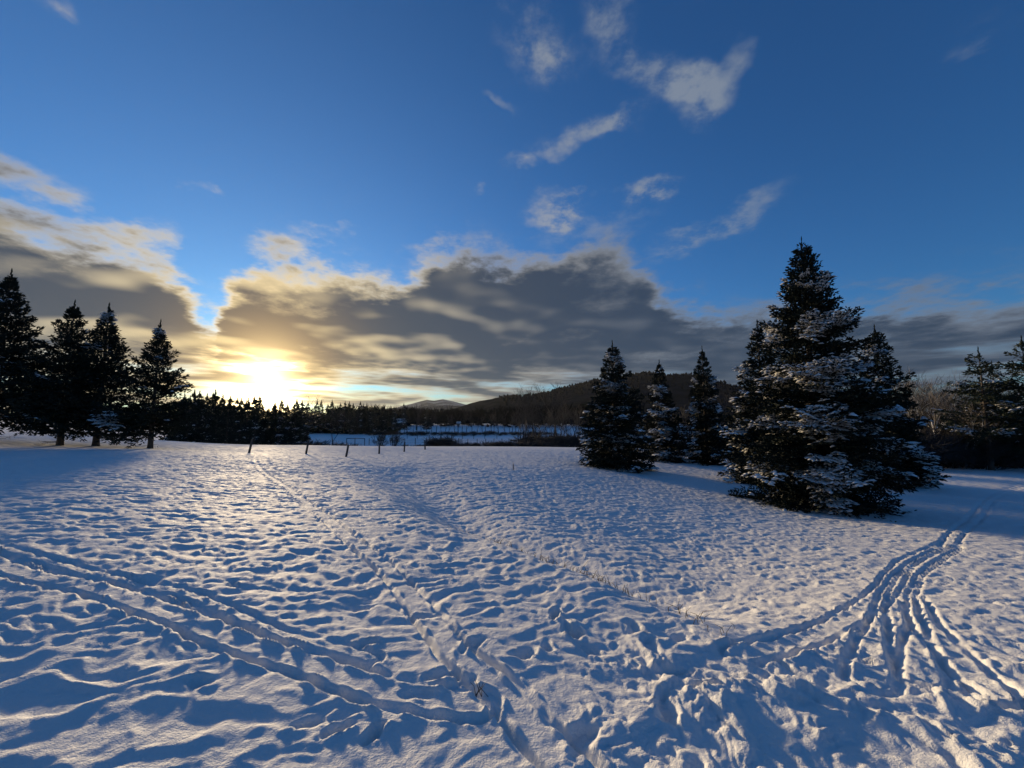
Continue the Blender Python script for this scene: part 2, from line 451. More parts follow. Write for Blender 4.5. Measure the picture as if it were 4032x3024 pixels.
def relief(x, y):
    """wind ripples, melt cups, trampled lumps, ski tracks and prints on the snow"""
    r = np.hypot(x, y)
    wx = x + 0.14 * perlin(x * 1.9, y * 1.9, 11) + 0.04 * perlin(x * 6.1, y * 6.1, 13)
    wy = y + 0.14 * perlin(x * 1.9, y * 1.9, 12) + 0.04 * perlin(x * 6.1, y * 6.1, 14)
    a = R(9)
    u, v = wx * math.cos(a) + wy * math.sin(a), -wx * math.sin(a) + wy * math.cos(a)
    low = sstep(x * 0.9 - y * 0.35, -0.6, 1.6) * sstep(y, 3.2, 5.0)      # finer cups on the lower field
    n1 = perlin(u / 0.50, v / 0.235, 1)
    n2 = perlin(u / 0.23 + 7, v / 0.12, 2)
    n3 = perlin(wx / 0.10, wy / 0.075, 3)
    n4 = perlin(wx / 0.048, wy / 0.040, 5)
    patch = np.clip(0.80 + 0.75 * perlin(x / 1.7, y / 1.3, 6), 0.15, 1.5)
    ridged = 1 - np.minimum(np.abs(n1) * 2.3, 1.25)
    ridged2 = 1 - np.minimum(np.abs(n2) * 2.3, 1.25)
    h = (0.0175 - 0.005 * low) * ridged * patch + (0.0085 + 0.004 * low) * ridged2 * (1.5 - 0.5 * patch) + 0.0075 * n3 + 0.0026 * n4
    h += 0.008 * perlin(u / 1.5, v / 0.9, 4) + 0.008 * n2 + 0.012 * n1
    h *= (0.40 + 0.76 * sstep(r, 2.1, 5.0)) * (1 - 0.10 * low) * (1.0 - 0.2 * sstep(r, 25, 60))
    # trampled, lumpy corner where the tracks meet
    tr = sstep(x - 0.15 * y, -0.35, 0.5) * (1 - sstep(y + 0.10 * x, 2.7, 3.9))
    tr = np.clip(tr + 0.5 * sstep(1.0 - np.hypot((x - 3.4) / 1.6, (y - 3.3) / 1.4), 0, .6), 0, 1)
    idx = np.nonzero(tr > 0.01)[0]
    xi, yi = wx[idx] + .03 * n3[idx], wy[idx] + .03 * n4[idx]
    w1 = worley(xi / 0.26, yi / 0.21, 21)
    w2 = worley(xi / 0.12, yi / 0.10, 22)
    w3 = worley(xi / 0.055, yi / 0.055, 25)
    big = np.clip(0.2 + 1.6 * perlin(xi / 0.45, yi / 0.45, 23), 0, 1)
    lumps = 0.048 * (1 - np.clip(w1 / 0.72, 0, 1) ** 2.5) * big + 0.027 * (1 - np.clip(w2 / 0.8, 0, 1) ** 2) * (.4 + .9 * np.abs(perlin(xi / .3, yi / .3, 26))) + 0.008 * (1 - np.clip(w3 / .8, 0, 1) ** 2) + 0.018 * perlin(xi / 0.33, yi / 0.24, 24)
    h[idx] = h[idx] * (1 - .35 * tr[idx]) + tr[idx] * lumps
    # crumbs of broken crust
    near = np.nonzero((r < 6.5) & (y > 0.5))[0]
    cx, cy = x[near] / 0.075, y[near] / 0.075
    pres = np.clip(tr[near] * .8 + .25 * perlin(x[near] / .7, y[near] / .7, 41) - .02, 0, 1)
    hh = (_hash(np.floor(cx), np.floor(cy), 43) & 0xffff) / 65536.0
    w4 = worley(cx + .35 * n4[near], cy + .35 * n3[near], 42)
    h[near] += 0.020 * np.sqrt(np.clip(1 - (w4 / .42) ** 2, 0, 1)) * np.clip(perlin(cx * .31, cy * .31, 44) * 3.0 - .35, 0, 1) * pres
    # ski tracks
    cut = np.zeros_like(h)
    for pts, half, depth, wid in TRACKS:
        c = catmull(pts, 0.35)
        near = np.nonzero((x > c[:, 0].min() - .5) & (x < c[:, 0].max() + .5) & (y > c[:, 1].min() - .5) & (y < c[:, 1].max() + .5))[0]
        nx, ny = x[near], y[near]
        best = np.full(len(near), 9.0)
        for p, q in zip(c[:-1], c[1:]):
            box = np.nonzero((nx > min(p[0], q[0]) - .4) & (nx < max(p[0], q[0]) + .4) & (ny > min(p[1], q[1]) - .4) & (ny < max(p[1], q[1]) + .4))[0]
            if not len(box): continue
            d = q - p; ln = np.hypot(*d)
            t = np.clip(((nx[box] - p[0]) * d[0] + (ny[box] - p[1]) * d[1]) / ln ** 2, 0, 1)
            ex, ey = nx[box] - p[0] - t * d[0], ny[box] - p[1] - t * d[1]
            sd = np.hypot(ex, ey) * np.sign(d[0] * ey - d[1] * ex)
            upd = np.abs(sd) < np.abs(best[box])
            best[box[upd]] = sd[upd]
        wob = 0.014 * perlin(nx / 0.6, ny / 0.6, 31) + 0.004 * perlin(nx / 0.11, ny / 0.11, 33)
        dd = np.abs(np.abs(best + wob) - half)
        wear = np.clip(0.80 + 0.9 * perlin(nx / 0.45, ny / 0.45, 32) + .15 * perlin(nx / 0.09, ny / 0.09, 34), .12, 1.15)
        crumb = np.clip(.3 + 1.5 * perlin(nx / .13, ny / .13, 35), 0, 1.6)
        g = -depth * np.exp(-(dd / wid) ** 4) * wear + 0.42 * depth * np.exp(-((dd - wid * 1.8) / (wid * .6)) ** 2) * crumb
        inside = np.abs(best) < half + wid * 3
        flat = np.exp(-(np.abs(best) / (half + wid)) ** 4)
        h[near] *= 1 - 0.42 * flat
        cut[near] += np.where(inside, g, 0)
    h += cut
    for px, py, ln, wd, ang, dp in PRINTS:
        nb = np.nonzero((np.abs(x - px) < .5) & (np.abs(y - py) < .5))[0]
        if not len(nb): continue
        ca, sa = math.cos(R(ang)), math.sin(R(ang))
        ex, ey = x[nb] - px, y[nb] - py
        p, q = (ex * ca + ey * sa) / (ln * .5), (-ex * sa + ey * ca) / (wd * .5)
        rr = np.sqrt(p * p + q * q) + .45 * n3[nb] + .5 * n2[nb]
        h[nb] += -dp * (1 - sstep(rr, 0.45, 1.2)) + 0.18 * dp * np.exp(-((rr - 1.45) / .3) ** 2) * np.clip(.5 + 2 * n3[nb], 0, 1.5)
    return h


def radial_rows():
    rs, r = [0.0, 0.35, 0.6, 0.8], 0.95
    while r < 60:
        rs.append(r)
        r += min(0.0039 * r + 0.0010 * r * r, 0.060 if r < 18 else 0.060 + (r - 18) * 0.0042)
    while r < 420:
        rs.append(r); r *= 1.02
    while r < 6000:
        rs.append(r); r *= 1.25
    return np.array(rs)


def build_ground():
    rr = radial_rows()
    th = np.concatenate([np.linspace(-64, 64, 720), np.linspace(64, 296, 92)[1:-1]])
    th = np.radians(th)
    nr, nt = len(rr), len(th)
    X = (rr[:, None] * np.sin(th)[None]).ravel()
    Y = (rr[:, None] * np.cos(th)[None]).ravel()
    rad = np.repeat(rr, nt)
    Z = base_height(X, Y)
    Z[rad > 420] = -3.0
    fine = np.nonzero(rad < 75)[0]
    Z[fine] += relief(X[fine], Y[fine]) * (1 - sstep(rad[fine], 55, 75))
    i = np.arange(nr - 1)[:, None] * nt
    j = np.arange(nt)[None]
    jn = (j + 1) % nt
    f = np.stack([i + j, i + j + nt, i + jn + nt, i + jn], -1).reshape(-1, 4)[:, ::-1]
    me = mesh_np('snow_field', np.stack([X, Y, Z], -1), f, smooth=True)
    o = link('ground', me, mat=M_SNOW)
    tag(o, 'snow covered field with ripples, footprints and ski tracks', kind='structure')
    return o


ground = build_ground()

# ------------------------------------------------------------------ conifers
def _unit(v):
    return v / np.maximum(np.linalg.norm(v, axis=-1, keepdims=True), 1e-9)


def kites(P, D, ln, wd, nb, rng):
    """needle sprays: nb crossed kite blades round each shoot axis"""
    n = len(P)
    ref = np.where(np.abs(D[:, 2:3]) > 0.9, np.array([[1.0, 0, 0]]), np.array([[0, 0, 1.0]]))
    s = _unit(np.cross(D, ref))
    t = np.cross(s, D)
    roll = rng.random(n) * math.pi
    V = []
    for k in range(nb):
        a = roll + k * math.pi / nb
        side = s * np.cos(a)[:, None] + t * np.sin(a)[:, None]
        mid = P + D * (ln * 0.42)[:, None]
        w = side * (wd * 0.5)[:, None]
        V.append(np.stack([P, mid + w, P + D * ln[:, None], mid - w], 1))
    V = np.concatenate(V, 0).reshape(-1, 3)
    return V, np.arange(len(V)).reshape(-1, 4)


def frond(L_, seed, step, shoot, arc):
    """one bough lying along +x: returns shoot bases, directions, lengths, position along the bough"""
    rng = np.random.default_rng(seed)
    P, D, T = [], [], []
    def axis(t): return np.array([L_ * t, 0.02 * L_ * math.sin(5 * t + seed), L_ * (-arc[0] * t + arc[1] * t * t)])
    n = max(3, int(L_ / step))
    for k in range(n):
        t = 0.10 + 0.88 * (k + 0.5) / n
        p = axis(t)
        ax = _unit(axis(min(1, t + .03)) - axis(t - .03))
        tl = (L_ * 0.40 * (1 - t) ** 0.7 * min(1, t / 0.22 + 0.15) + 0.06) * (0.75 + 0.5 * rng.random())
        for sgn in (-1, 1):
            ang = R(58 - 18 * t) * (0.85 + 0.3 * rng.random())
            d = ax * math.cos(ang) + np.array([0, sgn, 0]) * math.sin(ang) + np.array([0, 0, -0.48 + 0.75 * rng.random()])
            d = _unit(d)
            m = max(1, int(tl / (shoot * 0.55)))
            for q in range(m):
                f = (q + 0.3 + 0.5 * rng.random()) / m
                pp = p + d * tl * f + np.array([0, 0, -0.10 * tl * f * f])
                sd = (-1) ** q
                lat = _unit(np.cross(d, [0, 0, 1.0])) * sd
                dd = _unit(d * 0.75 + lat * (0.75 + .3 * rng.random()) + np.array([0, 0, -0.15 + 0.4 * rng.random()]) + rng.normal(0, .12, 3))
                P.append(pp); D.append(dd); T.append(t)
            P.append(p + d * tl * 0.92); D.append(d); T.append(t)
        P.append(p); D.append(_unit(ax + np.array([0, 0, .25]) + rng.normal(0, .15, 3))); T.append(t)
    for _ in range(3):
        P.append(axis(0.97)); D.append(_unit(axis(1.0) - axis(0.93) + rng.normal(0, .05, 3))); T.append(1.0)
    P, D, T = np.array(P), np.array(D), np.array(T)
    ln = shoot * (0.8 + 0.5 * rng.random(len(P)))
    return P, D, ln, T, np.array([axis(t) for t in (0, .33, .66, 1.0)])


def tube(pts, radii, sides):
    """tapered tube through pts"""
    pts = np.asarray(pts, float)
    n = len(pts)
    d = np.gradient(pts, axis=0)
    d = _unit(d)
    ref = np.array([0, 0, 1.0]) if abs(d[0, 2]) < 0.8 else np.array([1.0, 0, 0])
    s = _unit(np.cross(d, ref)); t = np.cross(s, d)
    a = np.arange(sides) * 2 * math.pi / sides
    V = pts[:, None] + (s[:, None] * np.cos(a)[None, :, None] + t[:, None] * np.sin(a)[None, :, None]) * np.asarray(radii)[:, None, None]
    i = np.arange(n - 1)[:, None] * sides
    j = np.arange(sides)[None]; jn = (j + 1) % sides
    F = np.stack([i + j, i + jn, i + jn + sides, i + j + sides], -1).reshape(-1, 4)
    return V.reshape(-1, 3), F


class Acc:
    def __init__(self): self.V, self.F, self.n = [], [], 0
    def add(self, v, f):
        self.V.append(v); self.F.append(np.asarray(f) + self.n); self.n += len(v)
    def mesh(self, name, smooth=False):
        return mesh_np(name, np.concatenate(self.V), [np.concatenate(self.F)], smooth)


_a6 = np.arange(6) * math.pi / 3
_DOME_V = np.concatenate([np.stack([np.cos(_a6), np.sin(_a6), np.array([0, .25, .25, 0, .25, .25])], -1), [[-.35, 0, 1.0], [.4, 0, .9]]])
_DOME_T = np.array([(0, 1, 7), (1, 2, 7), (2, 6, 7), (2, 3, 6), (3, 4, 6), (4, 5, 6), (5, 7, 6), (5, 0, 7)])


def domes(P, D, ln, wd, hg, rng):
    """lumps of snow lying along D"""
    n = len(P)
    h = D.copy(); s = _unit(np.cross(np.array([0, 0, 1.0]), h)); u = np.cross(h, s)
    jit = 1 + rng.normal(0, .16, (n, 8, 3))
    c = _DOME_V[None] * jit
    V = P[:, None] + h[:, None] * (c[..., 0:1] * ln[:, None, None]) + s[:, None] * (c[..., 1:2] * wd[:, None, None]) + u[:, None] * (c[..., 2:3] * hg[:, None, None])
    off = (np.arange(n) * 8)[:, None, None]
    return V.reshape(-1, 3), (_DOME_T[None] + off).reshape(-1, 3)


_FROND = {}


def fronds_for(kind, step, shoot, arc):
    key = (kind, step, shoot, arc)
    if key not in _FROND:
        _FROND[key] = {}
        for c, Lc in enumerate((0.35, 0.6, 0.95, 1.4, 2.0, 2.8, 3.6)):
            _FROND[key][Lc] = [frond(Lc, 100 * c + k + 7, step, shoot, arc) for k in range(2)]
    return _FROND[key]


def conifer(name, seed, H, Rm, base=0.15, level=0.26, per=6, step=0.10, shoot=0.16, width=0.055, blades=3, arc=(0.30, 0.22), tilt=(42, -6),
            power=0.9, snow=0.3, snow_size=1.0, snow_low=1.0, rough=0.22, lean=(0, 0), trunk_r=None, dead=0, gaps=0.0, twin=0):
    rng = np.random.default_rng(seed)
    need, wood, sv, st, sn = Acc(), Acc(), [], [], 0
    fr = fronds_for('s', step, shoot, arc)
    classes = np.array(list(fr.keys()))
    trunk_r = trunk_r or H * 0.017
    cz = [0, 0.04 * H, 0.25 * H, 0.6 * H, 0.985 * H]
    wood.add(*tube([(lean[0] * (z / H) ** 2, lean[1] * (z / H) ** 2, z - (0.3 if z == 0 else 0)) for z in cz], [trunk_r * 1.45, trunk_r * 1.05, trunk_r * .85, trunk_r * .45, 0.012], 10))
    Ps, Ds, Ls = [], [], []
    z = base
    while z < H * 0.985:
        u = (z - base) / (H - base)
        nb = max(4, int(per * (1 - 0.25 * u)))
        phi0 = rng.random() * 6.28
        for k in range(nb):
            if rng.random() < gaps: continue
            phi = phi0 + k * 6.283 / nb + rng.normal(0, .22)
            zz = max(base * .6, z + rng.normal(0, level * 0.6))
            if zz > H * .955: continue
            u = min(0.99, max(0.0, (zz - base) / (H - base)))
            ln = Rm * ((1 - u) ** power * 0.97 + 0.035)
            ln *= 1 + rough * (rng.random() * 2 - 1.1) + 0.16 * math.sin(2 * phi + seed + 3 * u) + 0.07 * math.sin(5 * phi + 9 * u + seed)
            ln *= 0.80 + 0.20 * min(1, u / 0.06)
            ln *= 1 - 0.50 * min(1, max(0, (u - .55) / .45)) ** 1.5
            ln = max(0.14, min(ln, (H * 1.0 - zz) * .85 + .06))
            c = classes[np.argmin(np.abs(np.log(classes / ln)))]
            P, D, l, T, A = fr[c][rng.integers(2)]
            s = ln / c
            ti = R(tilt[1] + (tilt[0] - tilt[1]) * u ** 1.6 + rng.normal(0, 8))
            M = Matrix.Rotation(phi, 3, 'Z') @ Matrix.Rotation(-ti, 3, 'Y') @ Matrix.Rotation(rng.normal(0, .34), 3, 'X')
            M = np.array(M)
            o = np.array([lean[0] * (zz / H) ** 2, lean[1] * (zz / H) ** 2, zz])
            p = P * s @ M.T + o; d = D @ M.T
            low = p[:, 2] < 0.03                      # the skirt lies on the snow
            p[low, 2] = 0.03 + 0.02 * rng.random(low.sum()); d[low, 2] = np.abs(d[low, 2]) * .3
            Ps.append(p); Ds.append(_unit(d)); Ls.append(l * (0.75 + 0.25 * min(s, 1.2)) * (1 - .25 * u))
            wood.add(*tube(A * s @ M.T + o, np.array([.02, .014, .009, .004]) * (0.4 + ln * .5), 3))
            bias = rng.uniform(-1, 1)                  # some boughs hold their snow, others have shed it
            if snow > 0:
                m = (T > 0.22) & (rng.random(len(T)) < 0.9) & (d[:, 2] > -0.6)
                q = p[m]
                f = (np.sin(q[:, 0] * 2.7 + seed) + np.sin(q[:, 1] * 2.9 + 1.7 * seed) + 1.0 * np.sin(q[:, 2] * 3.3 + seed) + 1.2 * bias) / 3.2
                hgt = np.interp(u, [0, .45, .8, 1], [snow_low, 1.0, .45, .1])
                keep = f > (1 - 2 * snow * hgt) + rng.normal(0, .09, len(q))
                if keep.any():
                    q, e = q[keep], d[m][keep]
                    e = _unit(e * np.array([1, 1, .55])); lw = l[m][keep]
                    rj = rng.random(len(q))
                    v, dt = domes(q + e * (lw * .5)[:, None] + np.array([0, 0, .004]), e, lw * .58 * (0.7 + .6 * rj) * snow_size, 0.050 * (0.7 + .7 * rj) * snow_size * shoot / .16, 0.040 * (0.6 + .8 * rj) * snow_size * shoot / .16, rng)
                    sv.append(v); st.append(dt + sn); sn += len(v)
        z += level * (1.0 - 0.35 * u) * (0.8 + 0.4 * rng.random())
    for q in range(30):                                # leader
        zz = H * (0.90 + 0.10 * q / 30)
        Ps.append(np.array([[lean[0], lean[1], zz]])); ang = rng.random() * 6.28
        Ds.append(_unit(np.array([[math.cos(ang) * (.05 if q > 27 else .8 - .015 * q), math.sin(ang) * (.05 if q > 27 else .8 - .015 * q), 1.0]]))); Ls.append(np.array([shoot * (1.5 if q > 27 else 1.0 - .012 * q)]))
    for q in range(dead):                              # bare lower twigs
        ang = rng.random() * 6.28; zz = 0.25 + rng.random() * base * 0.9; l = Rm * (.25 + .35 * rng.random())
        e = np.array([math.cos(ang), math.sin(ang), -.12])
        wood.add(*tube([np.array([0, 0, zz]) + e * l * t + np.array([0, 0, .12 * l * t * t]) for t in (0, .3, .6, 1)], [.014, .010, .007, .003], 3))
        for h in range(5):
            t = .35 + .6 * rng.random(); b = np.array([0, 0, zz]) + e * l * t
            g = _unit(e + rng.normal(0, .5, 3)) * .3
            wood.add(*tube([b, b + g * .5, b + g], [.005, .004, .002], 3))
    P, D, ln = np.concatenate(Ps), np.concatenate(Ds), np.concatenate(Ls)
    v, f = kites(P, D, ln, np.full(len(P), width) * (0.8 + .4 * rng.random(len(P))), blades, rng)
    need.add(v, f)
    out = {'trunk': wood.mesh(name + '_trunk', True), 'crown': need.mesh(name + '_crown')}
    if sn: out['snow'] = mesh_np(name + '_snow', np.concatenate(sv), [np.concatenate(st)], True)
    return out


def bark_material(name, c0, c1):
    m, N, b = material(name)
    co = N.n('ShaderNodeTexCoord').outputs['Object']
    f = N.noise(N.n('ShaderNodeMapping', i={'Vector': co, 'Scale': (14, 14, 3)}).outputs[0], 1.5, 4.0, 0.6)['Fac']
    L(N, N.mix(f, c0, c1), b.inputs['Base Color'])
    b.inputs['Roughness'].default_value = 0.9
    L(N, N.n('ShaderNodeBump', i={'Strength': 0.5, 'Distance': 0.03, 'Height': f}).outputs[0], b.inputs['Normal'])
    return m


def needle_material(name, c0, c1, c2):
    m, N, b = material(name)
    co = N.n('ShaderNodeTexCoord').outputs['Object']
    f = N.noise(co, 2.2, 3.0, 0.6)['Fac']
    rnd = N.n('ShaderNodeObjectInfo').outputs['Random']
    c = N.mix(N.mr(f, .35, .65), c0, c1)
    c = N.mix(N.m('MULTIPLY', rnd, 0.5), c, c2)
    L(N, c, b.inputs['Base Color'])
    b.inputs['Roughness'].default_value = 0.65
    b.inputs['Specular IOR Level'].default_value = 0.0 if 'far' in name else 0.2
    return m


M_BARK = bark_material('spruce_bark', (0.045, 0.033, 0.025), (0.11, 0.085, 0.065))
M_GREYBARK = bark_material('grey_bark', (0.06, 0.05, 0.045), (0.15, 0.13, 0.115))
M_NEEDLE = needle_material('spruce_needles', (0.010, 0.017, 0.012), (0.022, 0.033, 0.021), (0.018, 0.027, 0.024))
M_PINE = needle_material('pine_needles', (0.018, 0.030, 0.020), (0.038, 0.052, 0.032), (0.040, 0.050, 0.028))
M_CLUMP = snow_material('clinging_snow', grain=False)


def place_tree(name, parts, x, y, label, group=None, scale=1.0, rot=0.0, sink=0.05, needle=None, wood=None, category='tree'):
    e = link(name, None, loc=(x, y, ground_z(x, y) - sink))
    e.rotation_euler = (0, 0, rot); e.scale = (scale,) * 3 if not isinstance(scale, tuple) else scale
    tag(e, label, category, group)
    if 'trunk' in parts: link('trunk', parts['trunk'], e, wood or M_BARK)
    if 'crown' in parts:
        c = link('crown', parts['crown'], e, needle or M_NEEDLE)
        if 'snow' in parts: tag(link('snow', parts['snow'], c, M_CLUMP), kind='stuff')
    return e


SG = 'spruces on the lower snowfield'
hero = conifer('big_spruce', 3, 11.0, 2.70, base=0.10, level=0.26, per=10, step=0.11, shoot=0.155, width=0.050, blades=3, snow=0.36, snow_size=1.28, power=0.60, arc=(0.36, 0.26), rough=.20, tilt=(46, -8))
place_tree('spruce_tree', hero, 12.15, 15.55, 'largest spruce, its boughs patched with snow, skirt spreading on the snow', SG, scale=(1.0, 1.0, 1.0))
side = conifer('side_spruce', 8, 8.8, 2.2, base=0.10, level=0.29, per=9, step=0.125, shoot=0.19, width=0.072, blades=2, snow=0.31, snow_size=1.25, power=0.68, arc=(0.34, 0.26))
slim = conifer('slim_spruce', 12, 9.0, 1.95, base=0.12, level=0.30, per=8, step=0.125, shoot=0.19, width=0.072, blades=2, snow=0.30, snow_size=1.25, power=0.76, gaps=.02, arc=(0.34, 0.26))
place_tree('spruce_tree', side, 20.5, 21.4, 'spruce close behind the largest one, its skirt showing at the right side', SG, rot=.6, scale=(.94, .94, 1.0))
place_tree('spruce_tree', slim, 14.8, 22.8, 'spruce behind the largest one, only its tip and one flank showing', SG, scale=(1.2, 1.2, 1.05), rot=2.0)
place_tree('spruce_tree', side, 7.1, 26.9, 'broadest spruce of the three in front of the wooded hill', SG, scale=(1.13, 1.13, 1.0), rot=3.3)
place_tree('spruce_tree', slim, 12.8, 33.2, 'middle and lowest spruce of the three in front of the wooded hill', SG, scale=(1.08, 1.08, .95), rot=4.2)
place_tree('spruce_tree', slim, 16.0, 32.0, 'slender pointed spruce of the three, next to the largest tree', SG, scale=(1.0, 1.0, 1.07), rot=0.3)
LG = 'dark spruces on the rise by the sunset'
left = conifer('left_spruce', 21, 8.8, 2.75, base=1.3, level=0.30, per=8, step=0.135, shoot=0.21, width=0.07, blades=2, snow=0.08, snow_low=1.5, power=0.95, arc=(0.22, 0.30), tilt=(48, 0), rough=.30, dead=12, gaps=.03)
left2 = conifer('left_spruce_two', 27, 8.2, 2.35, base=1.2, level=0.30, per=8, step=0.135, shoot=0.21, width=0.07, blades=2, snow=0.08, snow_low=1.5, power=1.0, arc=(0.20, 0.32), tilt=(50, 2), rough=.34, dead=8, gaps=.03)
place_tree('spruce_tree', left, -30.3, 22.6, 'tallest of the four dark spruces on the rise, cut by the frame edge', LG, scale=(1.15, 1.15, 1.16), rot=1.0)
place_tree('spruce_tree', left, -27.2, 23.4, 'left spruce of the close pair with bare trunks', LG, rot=2.6)
place_tree('spruce_tree', left2, -25.9, 24.2, 'right spruce of the close pair with bare trunks', LG, scale=(1.12, 1.12, 1.09), rot=0.4)
place_tree('spruce_tree', left2, -22.5, 24.2, 'lone small spruce nearest the sun with a bare trunk', LG, scale=(.98, .98, .98), rot=4.4)

# ------------------------------------------------------------------ bare trees and shrubs
def bare_tree(name, seed, H, spread=0.5, fork=0.3, levels=5, twig=0.010, kids=(2, 3), stems=1, trunk_r=None, snowy=False, up=0.35):
    rng = np.random.default_rng(seed)
    wood, sn = Acc(), Acc()
    r0 = trunk_r or H * 0.016
    def grow(p, d, ln, r, lev):
        n = 3 if lev > 1 else 4
        pts, q, dd = [p], p, d
        for k in range(n - 1):
            dd = _unit(dd + rng.normal(0, .10 + .03 * lev, 3) + np.array([0, 0, .05 * up]))
            q = q + dd * ln / (n - 1); pts.append(q)
        r1 = max(twig * .6, r * (.62 if lev < levels else .3))
        wood.add(*tube(pts, np.linspace(r, r1, n), 6 if lev == 0 else (4 if lev < 3 else 3)))
        if snowy and 0 < lev < 4 and rng.random() < .55:
            sn.add(*tube([a + np.array([0, 0, r * .75]) for a in pts], np.linspace(r, r1, n) * .75 + .004, 4))
        if lev >= levels: return
        nk = rng.integers(kids[0], kids[1] + 1) + (1 if lev >= 2 else 0)
        for k in range(nk):
            s = 1.0 if k == 0 else .35 + .6 * rng.random()
            b = pts[0] + 0 if False else np.array([np.interp(s * (n - 1), range(n), [a[c] for a in pts]) for c in range(3)])
            sp = spread * (0.45 if k == 0 else 1.0) * (.7 + .6 * rng.random())
            a = rng.normal(0, 1, 3); a -= dd * (a @ dd)
            nd = _unit(dd + _unit(a) * sp + np.array([0, 0, up * .5]))
            grow(b, nd, ln * (.62 + .28 * rng.random()), max(twig, r1 * (.95 if k == 0 else .68)), lev + 1)
    for s in range(stems):
        a = rng.random() * 6.28
        o = np.array([math.cos(a), math.sin(a), 0]) * (0 if stems == 1 else H * .05 * rng.random())
        d = _unit(np.array([math.cos(a) * (.06 if stems == 1 else .5 * rng.random() + .1), math.sin(a) * (.06 if stems == 1 else .5 * rng.random() + .1), 1.0]))
        grow(o - np.array([0, 0, .3]), d, H * fork * (1 if stems == 1 else .8 + .4 * rng.random()), r0, 0)
    out = {'trunk': wood.mesh(name, True)}
    z = np.concatenate(wood.V)[:, 2].max()
    out['h'] = float(z)
    if snowy and sn.n: out['snow'] = sn.mesh(name + '_snow', True)
    return out


def place_bare(name, parts, x, y, label, H, group=None, rot=0.0, mat=None, category='tree', sink=0.0, wide=1.0):
    e = link(name, None, loc=(x, y, ground_z(x, y) - sink))
    s = H / parts['h']
    e.scale = (s * wide, s * wide, s); e.rotation_euler = (0, 0, rot)
    tag(e, label, category, group)
    t = link('trunk', parts['trunk'], e, mat or M_GREYBARK)
    if 'snow' in parts: tag(link('snow', parts['snow'], t, M_CLUMP), kind='stuff')
    return e


def at(px, Y):                                      # x of a compass line at forward distance Y
    return (px - 512) / 385.0 * Y


rnd = random.Random(4)
ORD = ('first second third fourth fifth sixth seventh eighth ninth tenth eleventh twelfth thirteenth fourteenth fifteenth sixteenth seventeenth eighteenth nineteenth '
       'twentieth twenty-first twenty-second twenty-third twenty-fourth twenty-fifth twenty-sixth twenty-seventh twenty-eighth twenty-ninth thirtieth').split()
def ordinal(k): return 'leftmost' if k == 0 else ORD[k] + ' from the left'
M_TWIG = bark_material('bare_wood', (0.018, 0.016, 0.015), (0.046, 0.041, 0.038))
bareA = [bare_tree('bare_tree_%s' % c, sd, 12, spread=.5, fork=.30, levels=6, twig=.012, kids=(2, 2)) for c, sd in (('a', 31), ('b', 35), ('c', 38))]
bareB = [bare_tree('bank_tree_%s' % c, sd, 10, spread=.55, fork=.34, levels=5, twig=.022, kids=(2, 2)) for c, sd in (('a', 41), ('b', 45), ('c', 48), ('d', 52))]
bareS = [bare_tree('side_tree_%s' % c, sd, 9, spread=.55, fork=.30, levels=5, twig=.008, kids=(2, 3), snowy=True, up=.15) for c, sd in (('a', 61), ('b', 66), ('c', 69))]
shrub = [bare_tree('shrub_%s' % c, sd, 4, spread=.42, fork=.34, levels=4, twig=.018, kids=(2, 2), stems=18, trunk_r=.06) for c, sd in (('a', 71), ('b', 76))]
brush = [bare_tree('brush_%s' % c, sd, 1.5, spread=.7, fork=.33, levels=4, twig=.007, kids=(2, 3), stems=13, trunk_r=.015) for c, sd in (('a', 81), ('b', 85))]

# --- spruce wood below the sun
wood_spruce = [conifer('wood_spruce_%s' % c, sd, 10, 2.5, base=.4, level=.62, per=6, step=.30, shoot=.42, width=.16, blades=2, snow=sn_, snow_size=1.0, power=.85, rough=.3, tilt=(40, -4)) for c, sd, sn_ in (('a', 91, .15), ('b', 95, .12), ('c', 99, .08))]
WL = {2: 'distant spruce of the dark wood along the left end of the valley field', 1: 'dark spruce in the back rows of the wood below the sun'}
for row, (Y, n, p0, p1) in enumerate(((66, 9, 178, 258), (78, 16, 180, 284), (92, 17, 185, 298), (108, 18, 180, 306), (172, 24, 292, 396), (188, 24, 288, 398))):
    for k in range(n):
        px = p0 + (p1 - p0) * (k + .5 + rnd.uniform(-.35, .35)) / n
        y = Y + rnd.uniform(-4, 4); x = at(px, y)
        top = np.interp(px, [180, 215, 240, 262, 290, 330, 390], [396, 396, 402, 400, 404, 405, 409]) + rnd.uniform(-5, 9) + (6 if row == 0 else 0)
        h = (419 - top) / 385 * y + 1.6 - ground_z(x, y)
        s = h / 10
        place_tree('spruce_tree', wood_spruce[rnd.randrange(3)], x, y, ('snow dusted spruce, %s row of the wood below the sun, ' % ('front', 'second')[row] + ordinal(k)) if row < 2 else WL[1 if row < 4 else 2], 'front rows of the wood below the sun' if row < 2 else 'back rows of the wood below the sun' if row < 4 else 'dark wood along the valley field',
                   scale=(s * rnd.uniform(.85, 1.2), s * rnd.uniform(.85, 1.2), s), rot=rnd.uniform(0, 6))
place_bare('bare_tree', bareA[1], at(306, 112), 112, 'tall rounded bare tree standing out above the wood beside the sun', 15.2, mat=M_TWIG)
place_bare('bare_tree', bareA[0], at(335, 84), 84, 'dark bare tree with a thick stem at the end of the wood', 9.5, mat=M_TWIG, rot=2)
for k, (px, Y, h) in enumerate(((318, 70, 2.4), (340, 72, 2.0), (352, 74, 1.6), (300, 68, 2.2), (285, 66, 2.0), (268, 64, 1.8))):
    place_bare('brush', brush[k % 2], at(px, Y), Y, 'low leafless thicket along the foot of the wood', h, 'thicket along the foot of the wood', mat=M_TWIG, rot=k, category='bush', wide=2.2)

